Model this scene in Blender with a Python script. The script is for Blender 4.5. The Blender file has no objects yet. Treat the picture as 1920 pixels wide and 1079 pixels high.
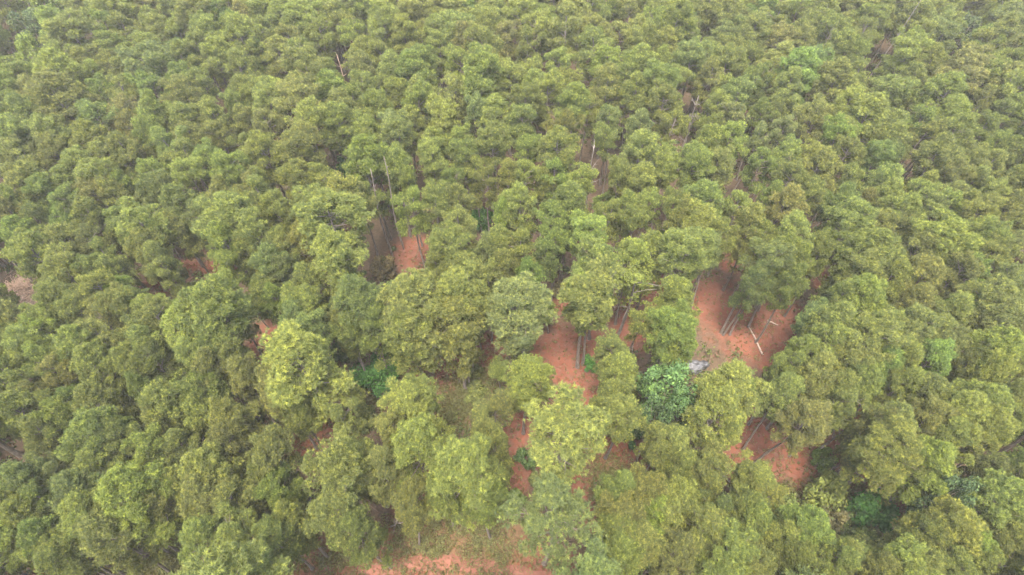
import bpy, math, random
import numpy as np
from mathutils import Vector, Matrix

SEED = 11
rng = np.random.default_rng(SEED)
random.seed(SEED)
scene = bpy.context.scene
COL = scene.collection
R = math.radians

# ------------------------------------------------------------------ camera
CAM_H, PITCH, FPX = 50.0, R(50.0), 1000.0
cam = bpy.data.objects.new("camera", bpy.data.cameras.new("camera"))
COL.objects.link(cam)
cam.location = (0, 0, CAM_H)
cam.rotation_euler = (math.pi / 2 - PITCH, 0, 0)
cam.data.sensor_width = 36
cam.data.lens = FPX / 1920 * 36
cam.data.clip_start, cam.data.clip_end = 0.5, 2000
scene.camera = cam
FW = np.array([0, math.cos(PITCH), -math.sin(PITCH)])
UP = np.array([0, math.sin(PITCH), math.cos(PITCH)])


def at(px, py, z=0.0):
    """the place in the world, at height z, that the photograph shows at (px, py)"""
    d = FW + (px - 960) / FPX * np.array([1, 0, 0]) + (539.5 - py) / FPX * UP
    t = (z - CAM_H) / d[2]
    p = np.array([0, 0, CAM_H]) + t * d
    return p[0], p[1], t          # t is the depth along the axis


def proj(x, y, z):
    v = np.array([x, y, z - CAM_H])
    d = v @ FW
    return 960 + FPX * v[0] / d, 539.5 - FPX * (v @ UP) / d, d


def zf(x, y):
    """height of the ground"""
    return (0.35 * np.sin(x * 0.11 + 1.3) * np.cos(y * 0.09) + 0.18 * np.sin(x * 0.31 + y * 0.23)
            + 0.10 * np.sin(x * 0.7 - y * 0.55 + 2.0) * np.sin(y * 0.4))


# ------------------------------------------------------------------ mesh helpers
class Geo:
    """triangles, a float per vertex called shade"""
    def __init__(self):
        self.v, self.f, self.s, self.n = [], [], [], 0

    def add(self, v, f, s):
        v = np.asarray(v, dtype=np.float32).reshape(-1, 3)
        self.v.append(v)
        self.f.append(np.asarray(f, dtype=np.int32).reshape(-1, 3) + self.n)
        self.s.append(np.broadcast_to(np.asarray(s, dtype=np.float32), (len(v),)))
        self.n += len(v)

    def data(self):
        return np.concatenate(self.v), np.concatenate(self.f), np.concatenate(self.s)

    def mesh(self, name, mat, smooth=False):
        v, f, s = self.data()
        me = bpy.data.meshes.new(name)
        me.vertices.add(len(v)); me.vertices.foreach_set("co", v.ravel())
        me.loops.add(f.size); me.loops.foreach_set("vertex_index", f.ravel())
        me.polygons.add(len(f))
        me.polygons.foreach_set("loop_start", np.arange(0, f.size, 3, dtype=np.int32))
        if smooth:
            me.polygons.foreach_set("use_smooth", np.ones(len(f), dtype=bool))
        a = me.attributes.new("shade", "FLOAT", "POINT")
        a.data.foreach_set("value", np.ascontiguousarray(s, dtype=np.float32))
        me.materials.append(mat)
        me.update(calc_edges=True)
        return me


def tube(geo, pts, radii, k=6, shade=1.0):
    pts = np.asarray(pts, float); n = len(pts)
    tan = np.gradient(pts, axis=0)
    tan /= np.linalg.norm(tan, axis=1)[:, None] + 1e-9
    ref = np.array([0.0, 0, 1]) if abs(tan[0][2]) < 0.9 else np.array([1.0, 0, 0])
    V = []
    for i in range(n):
        a = np.cross(tan[i], ref); a /= np.linalg.norm(a) + 1e-9
        b = np.cross(tan[i], a)
        th = np.arange(k) / k * 2 * math.pi
        V.append(pts[i] + radii[i] * (np.cos(th)[:, None] * a + np.sin(th)[:, None] * b))
    V = np.concatenate(V + [pts[-1:]])
    F = []
    for i in range(n - 1):
        for j in range(k):
            a, b = i * k + j, i * k + (j + 1) % k
            F += [(a, b, a + k), (b, b + k, a + k)]
    for j in range(k):
        F.append(((n - 1) * k + j, (n - 1) * k + (j + 1) % k, n * k))
    geo.add(V, F, shade)


def unit(v):
    return v / (np.linalg.norm(v, axis=-1, keepdims=True) + 1e-9)


def blades(geo, cen, dirs, shade, nb, length, width, spread, tip=1.25, root=0.85, r=rng, face=None):
    """tufts: nb thin blades leaving every centre about its direction"""
    n = len(cen)
    d = unit(dirs[:, None, :] + spread * r.normal(size=(n, nb, 3)))
    L = length * r.uniform(0.65, 1.2, (n, nb, 1))
    f = r.normal(size=(n, nb, 3)) if face is None else face[:, None, :] + 0.7 * r.normal(size=(n, nb, 3))
    side = unit(np.cross(d, f))
    w = width * r.uniform(0.7, 1.3, (n, nb, 1))
    c = cen[:, None, :] - 0.15 * L * d
    tipp = c + d * L
    mid = c + d * L * 0.45
    V = np.stack([c, mid - side * w, tipp, mid + side * w], axis=2).reshape(-1, 3)
    m = n * nb
    base = np.arange(m)[:, None] * 4
    F = np.concatenate([base + np.array([0, 1, 2]), base + np.array([0, 2, 3])], axis=1).reshape(-1, 3)
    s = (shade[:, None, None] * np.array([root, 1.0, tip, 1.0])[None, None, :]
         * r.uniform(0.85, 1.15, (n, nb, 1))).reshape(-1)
    geo.add(V, F, s)


def leaves(geo, cen, nrm, shade, size, r=rng):
    n = len(cen)
    nn = unit(nrm + 0.5 * r.normal(size=(n, 3)))
    a = unit(np.cross(nn, r.normal(size=(n, 3)))); b = np.cross(nn, a)
    s = size * r.uniform(0.6, 1.3, (n, 1))
    V = np.stack([cen - a * s, cen - b * s * 0.5, cen + a * s, cen + b * s * 0.5], axis=1).reshape(-1, 3)
    base = np.arange(n)[:, None] * 4
    F = np.concatenate([base + np.array([0, 1, 2]), base + np.array([0, 2, 3])], axis=1).reshape(-1, 3)
    geo.add(V, F, np.repeat(shade, 4))


# ------------------------------------------------------------------ materials
def new_mat(name):
    m = bpy.data.materials.new(name); m.use_nodes = True
    nt = m.node_tree; nt.nodes.clear()
    out = nt.nodes.new("ShaderNodeOutputMaterial")
    return m, nt, out


def N(nt, kind, **kw):
    n = nt.nodes.new(kind)
    for k, v in kw.items():
        if k in n.inputs.keys() if hasattr(n.inputs, "keys") else False:
            n.inputs[k].default_value = v
        else:
            setattr(n, k, v)
    return n


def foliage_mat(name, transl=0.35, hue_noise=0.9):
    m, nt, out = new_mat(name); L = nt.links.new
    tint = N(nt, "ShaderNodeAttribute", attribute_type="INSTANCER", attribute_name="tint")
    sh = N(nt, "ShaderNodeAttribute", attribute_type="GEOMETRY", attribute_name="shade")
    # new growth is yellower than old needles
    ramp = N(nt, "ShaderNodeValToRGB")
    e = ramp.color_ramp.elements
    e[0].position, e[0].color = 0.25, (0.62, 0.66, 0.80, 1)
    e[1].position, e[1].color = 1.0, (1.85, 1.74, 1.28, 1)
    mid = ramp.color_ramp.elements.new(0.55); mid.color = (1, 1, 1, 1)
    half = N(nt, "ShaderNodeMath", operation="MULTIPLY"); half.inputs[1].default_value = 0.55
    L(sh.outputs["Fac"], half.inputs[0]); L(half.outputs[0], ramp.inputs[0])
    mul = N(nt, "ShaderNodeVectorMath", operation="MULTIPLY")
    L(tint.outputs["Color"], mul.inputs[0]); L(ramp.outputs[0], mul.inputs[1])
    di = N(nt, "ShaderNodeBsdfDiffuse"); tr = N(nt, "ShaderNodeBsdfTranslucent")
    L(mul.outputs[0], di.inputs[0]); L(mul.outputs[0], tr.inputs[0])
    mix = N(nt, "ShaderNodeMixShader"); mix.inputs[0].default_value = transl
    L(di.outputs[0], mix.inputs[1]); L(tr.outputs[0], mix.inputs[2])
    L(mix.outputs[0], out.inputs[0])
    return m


def bark_mat(name, c1, c2, scale=3.0):
    m, nt, out = new_mat(name); L = nt.links.new
    tc = N(nt, "ShaderNodeTexCoord")
    mp = N(nt, "ShaderNodeMapping"); mp.inputs["Scale"].default_value = (scale * 3, scale * 3, scale * 0.6)
    no = N(nt, "ShaderNodeTexNoise"); no.inputs["Scale"].default_value = 1.0; no.inputs["Detail"].default_value = 6
    L(tc.outputs["Object"], mp.inputs[0]); L(mp.outputs[0], no.inputs[0])
    rp = N(nt, "ShaderNodeValToRGB")
    rp.color_ramp.elements[0].position, rp.color_ramp.elements[0].color = 0.35, (*c1, 1)
    rp.color_ramp.elements[1].position, rp.color_ramp.elements[1].color = 0.68, (*c2, 1)
    L(no.outputs["Fac"], rp.inputs[0])
    b = N(nt, "ShaderNodeBsdfPrincipled"); b.inputs["Roughness"].default_value = 0.9
    L(rp.outputs[0], b.inputs["Base Color"])
    bp = N(nt, "ShaderNodeBump"); bp.inputs["Strength"].default_value = 0.5; bp.inputs["Distance"].default_value = 0.03
    L(no.outputs["Fac"], bp.inputs["Height"]); L(bp.outputs[0], b.inputs["Normal"])
    L(b.outputs[0], out.inputs[0])
    return m


M_PINE = foliage_mat("pine_needles", 0.42)
M_LEAF = foliage_mat("broad_leaves", 0.4)
M_BARK = bark_mat("pine_bark", (0.065, 0.05, 0.038), (0.165, 0.132, 0.104))
M_DEAD = bark_mat("dead_wood", (0.075, 0.062, 0.05), (0.165, 0.138, 0.112))
M_LOG = bark_mat("peeled_log", (0.20, 0.148, 0.113), (0.34, 0.265, 0.21))
M_DRY = bark_mat("dry_sticks", (0.13, 0.08, 0.052), (0.30, 0.205, 0.14))


def ground_mat():
    m, nt, out = new_mat("red_soil"); L = nt.links.new
    tc = N(nt, "ShaderNodeTexCoord")

    def noise(scale, detail=5, rough=0.6):
        n = N(nt, "ShaderNodeTexNoise"); n.inputs["Scale"].default_value = scale
        n.inputs["Detail"].default_value = detail; n.inputs["Roughness"].default_value = rough
        L(tc.outputs["Object"], n.inputs["Vector"]); return n

    def ramp(src, p0, p1, c0=(0, 0, 0), c1=(1, 1, 1)):
        r_ = N(nt, "ShaderNodeValToRGB"); e = r_.color_ramp.elements
        e[0].position, e[0].color = p0, (*c0, 1); e[1].position, e[1].color = p1, (*c1, 1)
        L(src, r_.inputs[0]); return r_.outputs[0]

    def mix(f, a, b):
        x = N(nt, "ShaderNodeMix", data_type="RGBA")
        L(f, x.inputs[0]) if not isinstance(f, float) else setattr(x.inputs[0], "default_value", f)
        for s, k in ((a, 6), (b, 7)):
            if isinstance(s, tuple): x.inputs[k].default_value = (*s, 1)
            else: L(s, x.inputs[k])
        return x.outputs[2]

    soil = ramp(noise(0.35, 8).outputs["Fac"], 0.35, 0.68, (0.082, 0.029, 0.017), (0.150, 0.051, 0.028))
    soil = mix(ramp(noise(2.6, 6, 0.7).outputs["Fac"], 0.46, 0.70), soil, (0.110, 0.058, 0.040))
    litter = ramp(noise(3.5, 8, 0.75).outputs["Fac"], 0.35, 0.7, (0.036, 0.028, 0.016), (0.092, 0.058, 0.036))
    grass = ramp(noise(4.0, 8, 0.75).outputs["Fac"], 0.35, 0.7, (0.050, 0.044, 0.018), (0.150, 0.078, 0.042))
    so = N(nt, "ShaderNodeAttribute", attribute_name="bare")
    gr = N(nt, "ShaderNodeAttribute", attribute_name="grassy")
    n1 = noise(0.9, 7, 0.7).outputs["Fac"]
    f1 = N(nt, "ShaderNodeMath", operation="ADD"); L(so.outputs["Fac"], f1.inputs[0])
    f1b = N(nt, "ShaderNodeMath", operation="SUBTRACT"); L(n1, f1b.inputs[0]); f1b.inputs[1].default_value = 0.5
    f1c = N(nt, "ShaderNodeMath", operation="MULTIPLY"); L(f1b.outputs[0], f1c.inputs[0]); f1c.inputs[1].default_value = 2.0
    L(f1c.outputs[0], f1.inputs[1])
    f2 = N(nt, "ShaderNodeMath", operation="ADD"); L(gr.outputs["Fac"], f2.inputs[0])
    n2 = noise(1.6, 7, 0.7).outputs["Fac"]
    f2b = N(nt, "ShaderNodeMath", operation="SUBTRACT"); L(n2, f2b.inputs[0]); f2b.inputs[1].default_value = 0.5
    L(f2b.outputs[0], f2.inputs[1])
    c = mix(ramp(f1.outputs[0], 0.30, 0.92), litter, soil)
    c = mix(ramp(f2.outputs[0], 0.35, 0.75), c, grass)
    # scattered pale needles and twigs
    spk = N(nt, "ShaderNodeTexVoronoi"); spk.inputs["Scale"].default_value = 5.5
    L(tc.outputs["Object"], spk.inputs["Vector"])
    c = mix(ramp(spk.outputs["Distance"], 0.03, 0.10, (0.35, 0.35, 0.35), (0, 0, 0)), c, (0.20, 0.12, 0.085))
    b = N(nt, "ShaderNodeBsdfPrincipled"); b.inputs["Roughness"].default_value = 0.95
    b.inputs["Specular IOR Level"].default_value = 0.15
    L(c, b.inputs["Base Color"])
    bp = N(nt, "ShaderNodeBump"); bp.inputs["Strength"].default_value = 0.6; bp.inputs["Distance"].default_value = 0.12
    L(noise(3.0, 8, 0.7).outputs["Fac"], bp.inputs["Height"]); L(bp.outputs[0], b.inputs["Normal"])
    L(b.outputs[0], out.inputs[0])
    return m


def plain_mat(name, c1, c2, scale, rough=0.9, stretch=(1, 1, 1), p0=0.38, p1=0.66):
    m, nt, out = new_mat(name); L = nt.links.new
    tc = N(nt, "ShaderNodeTexCoord")
    mp = N(nt, "ShaderNodeMapping"); mp.inputs["Scale"].default_value = stretch
    no = N(nt, "ShaderNodeTexNoise"); no.inputs["Scale"].default_value = scale; no.inputs["Detail"].default_value = 8
    no.inputs["Roughness"].default_value = 0.65
    L(tc.outputs["Object"], mp.inputs[0]); L(mp.outputs[0], no.inputs["Vector"])
    rp = N(nt, "ShaderNodeValToRGB")
    rp.color_ramp.elements[0].position, rp.color_ramp.elements[0].color = p0, (*c1, 1)
    rp.color_ramp.elements[1].position, rp.color_ramp.elements[1].color = p1, (*c2, 1)
    L(no.outputs["Fac"], rp.inputs[0])
    b = N(nt, "ShaderNodeBsdfPrincipled"); b.inputs["Roughness"].default_value = rough
    L(rp.outputs[0], b.inputs["Base Color"])
    bp = N(nt, "ShaderNodeBump"); bp.inputs["Strength"].default_value = 0.5; bp.inputs["Distance"].default_value = 0.08
    L(no.outputs["Fac"], bp.inputs["Height"]); L(bp.outputs[0], b.inputs["Normal"])
    L(b.outputs[0], out.inputs[0])
    return m


# ------------------------------------------------------------------ pine prototypes  (height 16 m, crown about 5.2 m wide)
PH = 16.0


def make_pine(seed, R0=2.6, base=0.46, dome=1.0, dens=1.0, gap=0.1, lean=0.0, whirl=32, stray=0.0):
    r = np.random.default_rng(seed)
    crown, trunk = Geo(), Geo()
    zb, zt = PH * base, PH - 0.35
    a0 = r.uniform(0, 6.28)
    ax = lean * np.array([math.cos(a0), math.sin(a0)])

    def axis(z):
        t = z / PH
        return np.array([ax[0] * t * t + 0.30 * math.sin(t * 5 + a0), ax[1] * t * t + 0.30 * math.cos(t * 4 + a0), z])
    zs = np.linspace(-0.4, PH - 0.5, 14)
    tube(trunk, [axis(z) for z in zs], [0.05 + 0.16 * (1 - max(z, 0) / PH) ** 0.8 + 0.14 * math.exp(-max(z, 0) / 0.5) for z in zs], 8)
    CC, CN, CS, CR = [], [], [], []
    lob = r.uniform(0.62, 1.30, 7); lobp = r.uniform(0, 6.28)
    for i in range(whirl):
        t = (i + r.uniform(0, 1)) / whirl
        t = t ** 0.85
        if r.random() < gap: continue
        z = zb + (zt - zb) * t
        phi = a0 + i * 2.39996 + r.normal() * 0.35
        prof = (0.70 + 0.45 * math.sin(min(t / 0.45, 1) * math.pi / 2) - 0.15) if t < 0.45 else max(0.10, math.cos((t - 0.45) / 0.55 * math.pi / 2 * 0.96) ** (0.75 * dome))
        li = lob[int(((phi + lobp) % 6.283) / 6.283 * 7) % 7]
        Lb = R0 * prof * li * r.uniform(0.82, 1.10)
        if r.random() < stray: Lb *= 1.25
        el = R(-6 + 50 * t + r.normal() * 8)
        p0 = axis(z)
        hd = np.array([math.cos(phi), math.sin(phi), 0])
        sd = np.array([-math.sin(phi), math.cos(phi), 0])
        pts = []
        for q in np.linspace(0, 1, 5):
            pts.append(p0 + hd * Lb * q * math.cos(el) + np.array([0, 0, 1]) * (Lb * q * math.sin(el) + 0.28 * Lb * 0.4 * q * q) + sd * 0.12 * Lb * math.sin(q * 2.5) * (1 if i % 2 else -1))
        tube(trunk, pts, [0.055 * (1 - 0.75 * q) * (0.6 + Lb / R0 * 0.5) for q in np.linspace(0, 1, 5)], 4)
        # foliage pads along the outer part of the branch
        nc = max(1, int(round(1 + Lb / R0 * 3.4 * dens)))
        for c in range(nc):
            q = 1.0 if c == 0 else r.uniform(0.42, 0.98)
            side = 0 if c == 0 else r.normal() * 0.33 * Lb * (1.1 - 0.5 * q)
            pc = pts[0] + (pts[-1] - pts[0]) * q + sd * side + np.array([0, 0, r.normal() * 0.12])
            rad = r.uniform(0.36, 0.72) * (0.75 + 0.3 * prof)
            if c and abs(side) > 0.35:
                tube(trunk, [pts[0] + (pts[-1] - pts[0]) * max(0.15, q - 0.3), pc], [0.028, 0.012], 3)
            CC.append(pc); CN.append(unit(hd * (0.55 * (1 - t) + 0.1) + np.array([0, 0, 1.0]))); CR.append(rad); CS.append(r.uniform(0.82, 1.16))
    # leader
    for k in range(4):
        CC.append(axis(PH - 0.55) + r.normal(size=3) * np.array([0.28, 0.28, 0.22])); CN.append(np.array([0, 0, 1.0])); CR.append(0.42); CS.append(1.1)
    # dead stubs below the crown
    for k in range(7):
        z = PH * r.uniform(base - 0.2, base + 0.03); phi = r.uniform(0, 6.28); Ls = r.uniform(0.4, 1.6)
        p0 = axis(z); d = np.array([math.cos(phi), math.sin(phi), -0.1])
        tube(trunk, [p0, p0 + d * Ls * 0.6, p0 + d * Ls + np.array([0, 0, 0.15])], [0.03, 0.02, 0.01], 4)
    CC, CN, CR, CS = map(np.array, (CC, CN, CR, CS))
    per = (r.poisson(38 * dens, len(CC)) * (CR / 0.6) ** 2).astype(int) + 8
    idx = np.repeat(np.arange(len(CC)), per)
    u = unit(r.normal(size=(len(idx), 3)) + CN[idx] * 0.75)
    pos = CC[idx] + u * CR[idx][:, None] * np.array([1, 1, 0.64]) * (r.uniform(0.58, 1.0, (len(idx), 1)) + r.exponential(0.15, (len(idx), 1)))
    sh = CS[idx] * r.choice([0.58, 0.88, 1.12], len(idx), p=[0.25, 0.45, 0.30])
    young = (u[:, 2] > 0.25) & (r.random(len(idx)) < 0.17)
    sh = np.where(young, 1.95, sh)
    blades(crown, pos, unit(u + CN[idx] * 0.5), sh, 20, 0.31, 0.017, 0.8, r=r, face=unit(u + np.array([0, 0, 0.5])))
    return crown, trunk


PINES = []
specs = [
    dict(dome=0.8, gap=0.08, base=0.60), dict(dome=1.0, gap=0.18, lean=0.5, base=0.54), dict(dome=1.3, gap=0.12, whirl=38, base=0.48),
    dict(dome=0.7, gap=0.12, R0=2.75, base=0.62), dict(dome=0.9, gap=0.25, stray=0.25, base=0.56), dict(dome=1.1, gap=0.14, R0=2.4, base=0.52),
    dict(dome=0.65, gap=0.08, R0=2.7, base=0.62, dens=1.1), dict(dome=1.2, gap=0.24, lean=0.8, base=0.50), dict(dome=0.85, gap=0.15, R0=2.65, base=0.58),
    dict(dome=1.0, gap=0.32, base=0.52, whirl=36, stray=0.25), dict(dome=0.75, gap=0.14, R0=2.55, base=0.60, dens=0.9, lean=0.4), dict(dome=1.4, gap=0.14, R0=2.3, base=0.46, whirl=40),
    dict(dome=0.6, gap=0.06, R0=2.8, base=0.60, dens=1.1), dict(dome=0.95, gap=0.2, R0=2.6, base=0.55, stray=0.35), dict(dome=1.1, gap=0.3, R0=2.7, base=0.54, lean=1.0, stray=0.3),
    dict(dome=1.6, gap=0.15, R0=2.2, base=0.50, whirl=36), dict(dome=1.0, gap=0.12, R0=2.6, base=0.34, whirl=48), dict(dome=0.8, gap=0.15, R0=2.7, base=0.32, whirl=48, stray=0.2), dict(dome=0.8, gap=0.35, R0=2.9, base=0.58, whirl=34, stray=0.3), dict(dome=0.9, gap=0.18, R0=2.5, base=0.55, lean=0.6, dens=1.15),
]
for i, s in enumerate(specs):
    c, t = make_pine(100 + i, **s)
    PINES.append((c.mesh("pine_crown", M_PINE), t.mesh("pine_trunk", M_BARK, True)))
DOMES = [0, 3, 6, 12]


def make_broadleaf(seed, H=11.0, R0=2.6):
    r = np.random.default_rng(seed); crown, trunk = Geo(), Geo()
    zs = np.linspace(-0.3, H * 0.6, 6)
    tube(trunk, [(0.15 * math.sin(z), 0.1 * math.cos(z * 0.8), z) for z in zs], [0.2 * (1 - 0.6 * max(z, 0) / H) for z in zs], 8)
    cc, cr = [], []
    for k in range(26):
        phi = k * 2.4 + r.normal() * 0.2; t = r.uniform(0, 1)
        rr = R0 * 0.78 * math.sqrt(1 - (t * 1.05 - 0.12) ** 2) * r.uniform(0.6, 1.05)
        p = np.array([rr * math.cos(phi), rr * math.sin(phi), H * (0.5 + 0.42 * t)])
        cc.append(p); cr.append(r.uniform(0.55, 0.95))
        p0 = np.array([0.1, 0, H * (0.35 + 0.25 * t)])
        tube(trunk, [p0, (p0 + p) / 2 + r.normal(size=3) * 0.15, p], [0.07, 0.045, 0.015], 5)
    cc, cr = np.array(cc), np.array(cr)
    idx = np.repeat(np.arange(len(cc)), 150)
    u = unit(r.normal(size=(len(idx), 3)) + np.array([0, 0, 0.5]))
    pos = cc[idx] + u * cr[idx][:, None] * r.uniform(0.6, 1.1, (len(idx), 1))
    cs = r.uniform(0.75, 1.2, len(cc))
    leaves(crown, pos, u, cs[idx] * r.choice([0.7, 1.0, 1.4], len(idx), p=[0.3, 0.5, 0.2]), 0.17, r)
    return crown, trunk


BROAD = []
for i in range(3):
    c, t = make_broadleaf(300 + i)
    BROAD.append((c.mesh("broadleaf_crown", M_LEAF), t.mesh("broadleaf_trunk", M_BARK, True)))


def make_bush(seed, R0=1.5, H=2.0, leaf=0.12, n=3200):
    r = np.random.default_rng(seed); fol, st = Geo(), Geo()
    cc, cr = [], []
    for k in range(16):
        phi = r.uniform(0, 6.28); rr = R0 * 0.75 * math.sqrt(r.random())
        z = H * r.uniform(0.25, 0.85) * (1 - 0.45 * (rr / R0) ** 2)
        p = np.array([rr * math.cos(phi), rr * math.sin(phi), z]); cc.append(p); cr.append(r.uniform(0.32, 0.55))
        tube(st, [(0.1 * math.cos(phi), 0.1 * math.sin(phi), -0.1), p * np.array([0.45, 0.45, 0.6]), p], [0.035, 0.025, 0.01], 4)
    cc, cr = np.array(cc), np.array(cr)
    idx = r.integers(0, len(cc), n)
    u = unit(r.normal(size=(n, 3)) + np.array([0, 0, 0.45]))
    pos = cc[idx] + u * cr[idx][:, None] * r.uniform(0.55, 1.2, (n, 1))
    pos[:, 2] = np.maximum(pos[:, 2], 0.05)
    cs = r.uniform(0.75, 1.25, len(cc))
    leaves(fol, pos, u, cs[idx] * r.choice([0.7, 1.0, 1.4], n, p=[0.3, 0.5, 0.2]), leaf, r)
    return fol, st


BUSH = []
for i in range(5):
    f, s = make_bush(400 + i)
    BUSH.append((f.mesh("bush_foliage", M_LEAF), s.mesh("bush_stems", M_BARK, True)))

# ------------------------------------------------------------------ colours (albedo)
TINT = {
    "g": (0.135, 0.155, 0.043), "y": (0.146, 0.167, 0.043), "k": (0.124, 0.163, 0.043), "o": (0.138, 0.149, 0.046),
    "b": (0.122, 0.147, 0.049), "d": (0.112, 0.130, 0.042), "e": (0.058, 0.132, 0.032), "t": (0.080, 0.128, 0.042),
    "T": (0.068, 0.094, 0.040), "n": (0.145, 0.130, 0.062), "K": (0.144, 0.174, 0.041), "s": (0.126, 0.147, 0.049), "m": (0.144, 0.153, 0.047),
}
LOOK = {"g": "green", "y": "yellow-green", "k": "fresh green", "o": "olive-brown", "b": "grey-green", "d": "dark green",
        "e": "emerald green", "t": "bluish green", "T": "dark bluish green", "n": "dry grey-brown", "K": "bright lime green", "s": "dull grey-green", "m": "straw-green"}


def tint_of(c, r, j=0.08):
    b = np.array(TINT[c]) * (1 + r.normal() * j)
    return [float(x) for x in np.clip(b * (1 + r.normal(size=3) * 0.035), 0.01, 0.5)]


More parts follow.
